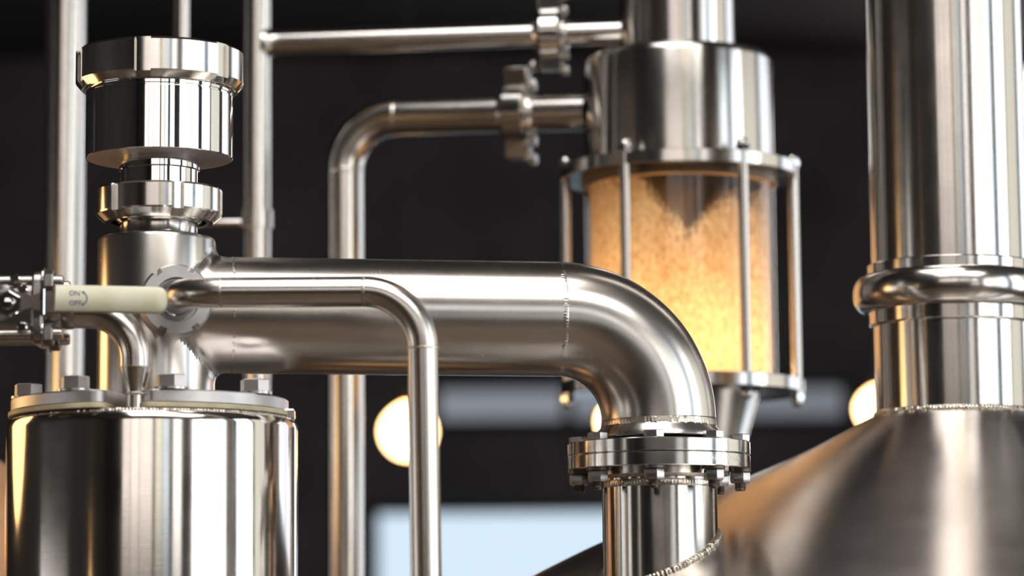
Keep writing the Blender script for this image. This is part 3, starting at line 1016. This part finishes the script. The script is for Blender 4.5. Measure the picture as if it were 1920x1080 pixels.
# bent pipe to the housing
YB = 3.48
mbp = M(400, YB)
pb = P(646, 500, YB)
tb = thing('bent_pipe', 'steel pipe rising behind the large pipe and bending level to the sight glass housing', 'pipe', Vector((pb.x, YB, 0)))
rb2 = 35.5 * mbp
e0 = Vector((pb.x, YB, 0)); c0 = P(646, 221, YB); c0 = Vector((pb.x, YB, c0.z)); e1 = P(1100, 209.5, YG)
b4 = bend(e0, c0, e1, 99 * mbp, 28)
part('upright', MB().tube(line(e0, b4[0], 8), rb2, 56, True), S_PIPE, tb, sharp=60)
part('elbow', MB().tube(b4, rb2, 56, False), S_PIPE, tb, sharp=60)
part('level_run', MB().tube(line(b4[-1], e1, 8), rb2 * 0.97, 56, False), S_PIPE, tb, sharp=60)
part('weld_bead', weld(MB(), b4[0], VZ, rb2 - 0.0001, 0.006, 0.0007, 50, 0.3), S_PIPE, tb)
part('weld_bead', weld(MB(), b4[-1], (e1 - b4[-1]).normalized(), rb2 * 0.98, 0.006, 0.0007, 50, 0.3), S_PIPE, tb)
dB = (e1 - b4[-1]).normalized()
cp = P(971, 212, YG)
f_ = (cp.x - b4[-1].x) / (e1.x - b4[-1].x)
tri_clamp(b4[-1].lerp(e1, f_), dB, 58 * M(212, YG), 50 * M(212, YG), 'round pipe clamp on the bent pipe, below the other clamp', rad(8))

t1, o1, r1 = vline(118.5, 38.5, 3.5, 'upright_pipe', 'thick upright steel pipe behind the ball valve and relief valve')
part('pipe', MB().lathe([(0, 0), (r1, 0), (r1, ZC)], o1, seg=64), S_PIPE, t1)
t2, o2, r2 = vline(341, 14.5, 3.3, 'upright_pipe', 'thin upright steel pipe rising straight behind the relief valve top', 40)
part('pipe', MB().lathe([(0, 0), (r2, 0), (r2, ZC)], o2, seg=32), S_PIPE, t2)

# ---------------------------------------------------------------- pendant lamps
BULB = glow('warm bulb glass', (1.0, 0.56, 0.22), 14.0)


def pendant(c, R, H, label, name='pendant_lamp', mat=BULB, group='pendant lamps in the dark room'):
    t = thing(name, label, 'lamp', c, group)
    pr = []
    for i in range(25):
        a = -PI / 2 + PI * i / 24
        pr.append((R * math.cos(a) * (1.0 if a < 0 else 0.55 + 0.45 * math.cos(a)), H * math.sin(a)))
    pr[0] = (0, -H); pr[-1] = (R * 0.25, H)
    part('bulb', MB().lathe(pr + [(0, H * 1.001)], c, seg=40), mat, t, 'glowing warm bulb')
    part('socket', MB().lathe([(R * 0.3, H * 0.96), (R * 0.34, H), (R * 0.34, H * 1.5), (R * 0.1, H * 1.6), (0, H * 1.6)], c, seg=24), FRAME, t)
    part('cord', MB().lathe([(0.004, H * 1.5), (0.004, ZC - c.z)], c, seg=8), CORD, t)
    return t


YL = 8.0
ml = M(800, YL)
pendant(P(765, 808, YL), 48 * ml, 50 * ml, 'glowing warm pendant bulb behind the slim pipe')
pendant(P(1648, 766, YL), 40 * ml, 40 * ml, 'glowing warm pendant bulb beside the thick column above the kettle')
pendant(P(1164, 790, YL), 40 * ml, 42 * ml, 'glowing warm pendant bulb mostly hidden by the large elbow')
AMBER = glow('amber lantern glass', (1.0, 0.60, 0.25), 2.6)
pendant(Vector((-0.84, 2.88, 1.84)), 0.12, 0.17, 'tall amber lantern hanging beside the vessel', 'lantern', AMBER, 'amber lanterns')
pendant(Vector((-1.95, 0.76, 1.80)), 0.06, 0.14, 'small amber lantern hanging by the west window', 'lantern', AMBER, 'amber lanterns')

# ---------------------------------------------------------------- copper still at the edge
cs = P(-190, 900, 3.35)
tk = thing('copper_still', 'rounded copper still just visible behind the cylinder vessel', 'still', Vector((cs.x, 3.35, 0)))
zt_ = P(0, 850, 3.3).z
RK = 0.185
pr = [(0.0, 0.0), (RK, 0.0), (RK, zt_ - 0.13)] + [(RK * math.cos(t), zt_ - 0.13 + 0.16 * math.sin(t)) for t in [PI / 2 * i / 16 for i in range(1, 16)]] + [(0, zt_ + 0.03)]
part('body', MB().lathe(pr, Vector((cs.x, 3.35, 0)), seg=80), COPPER, tk)
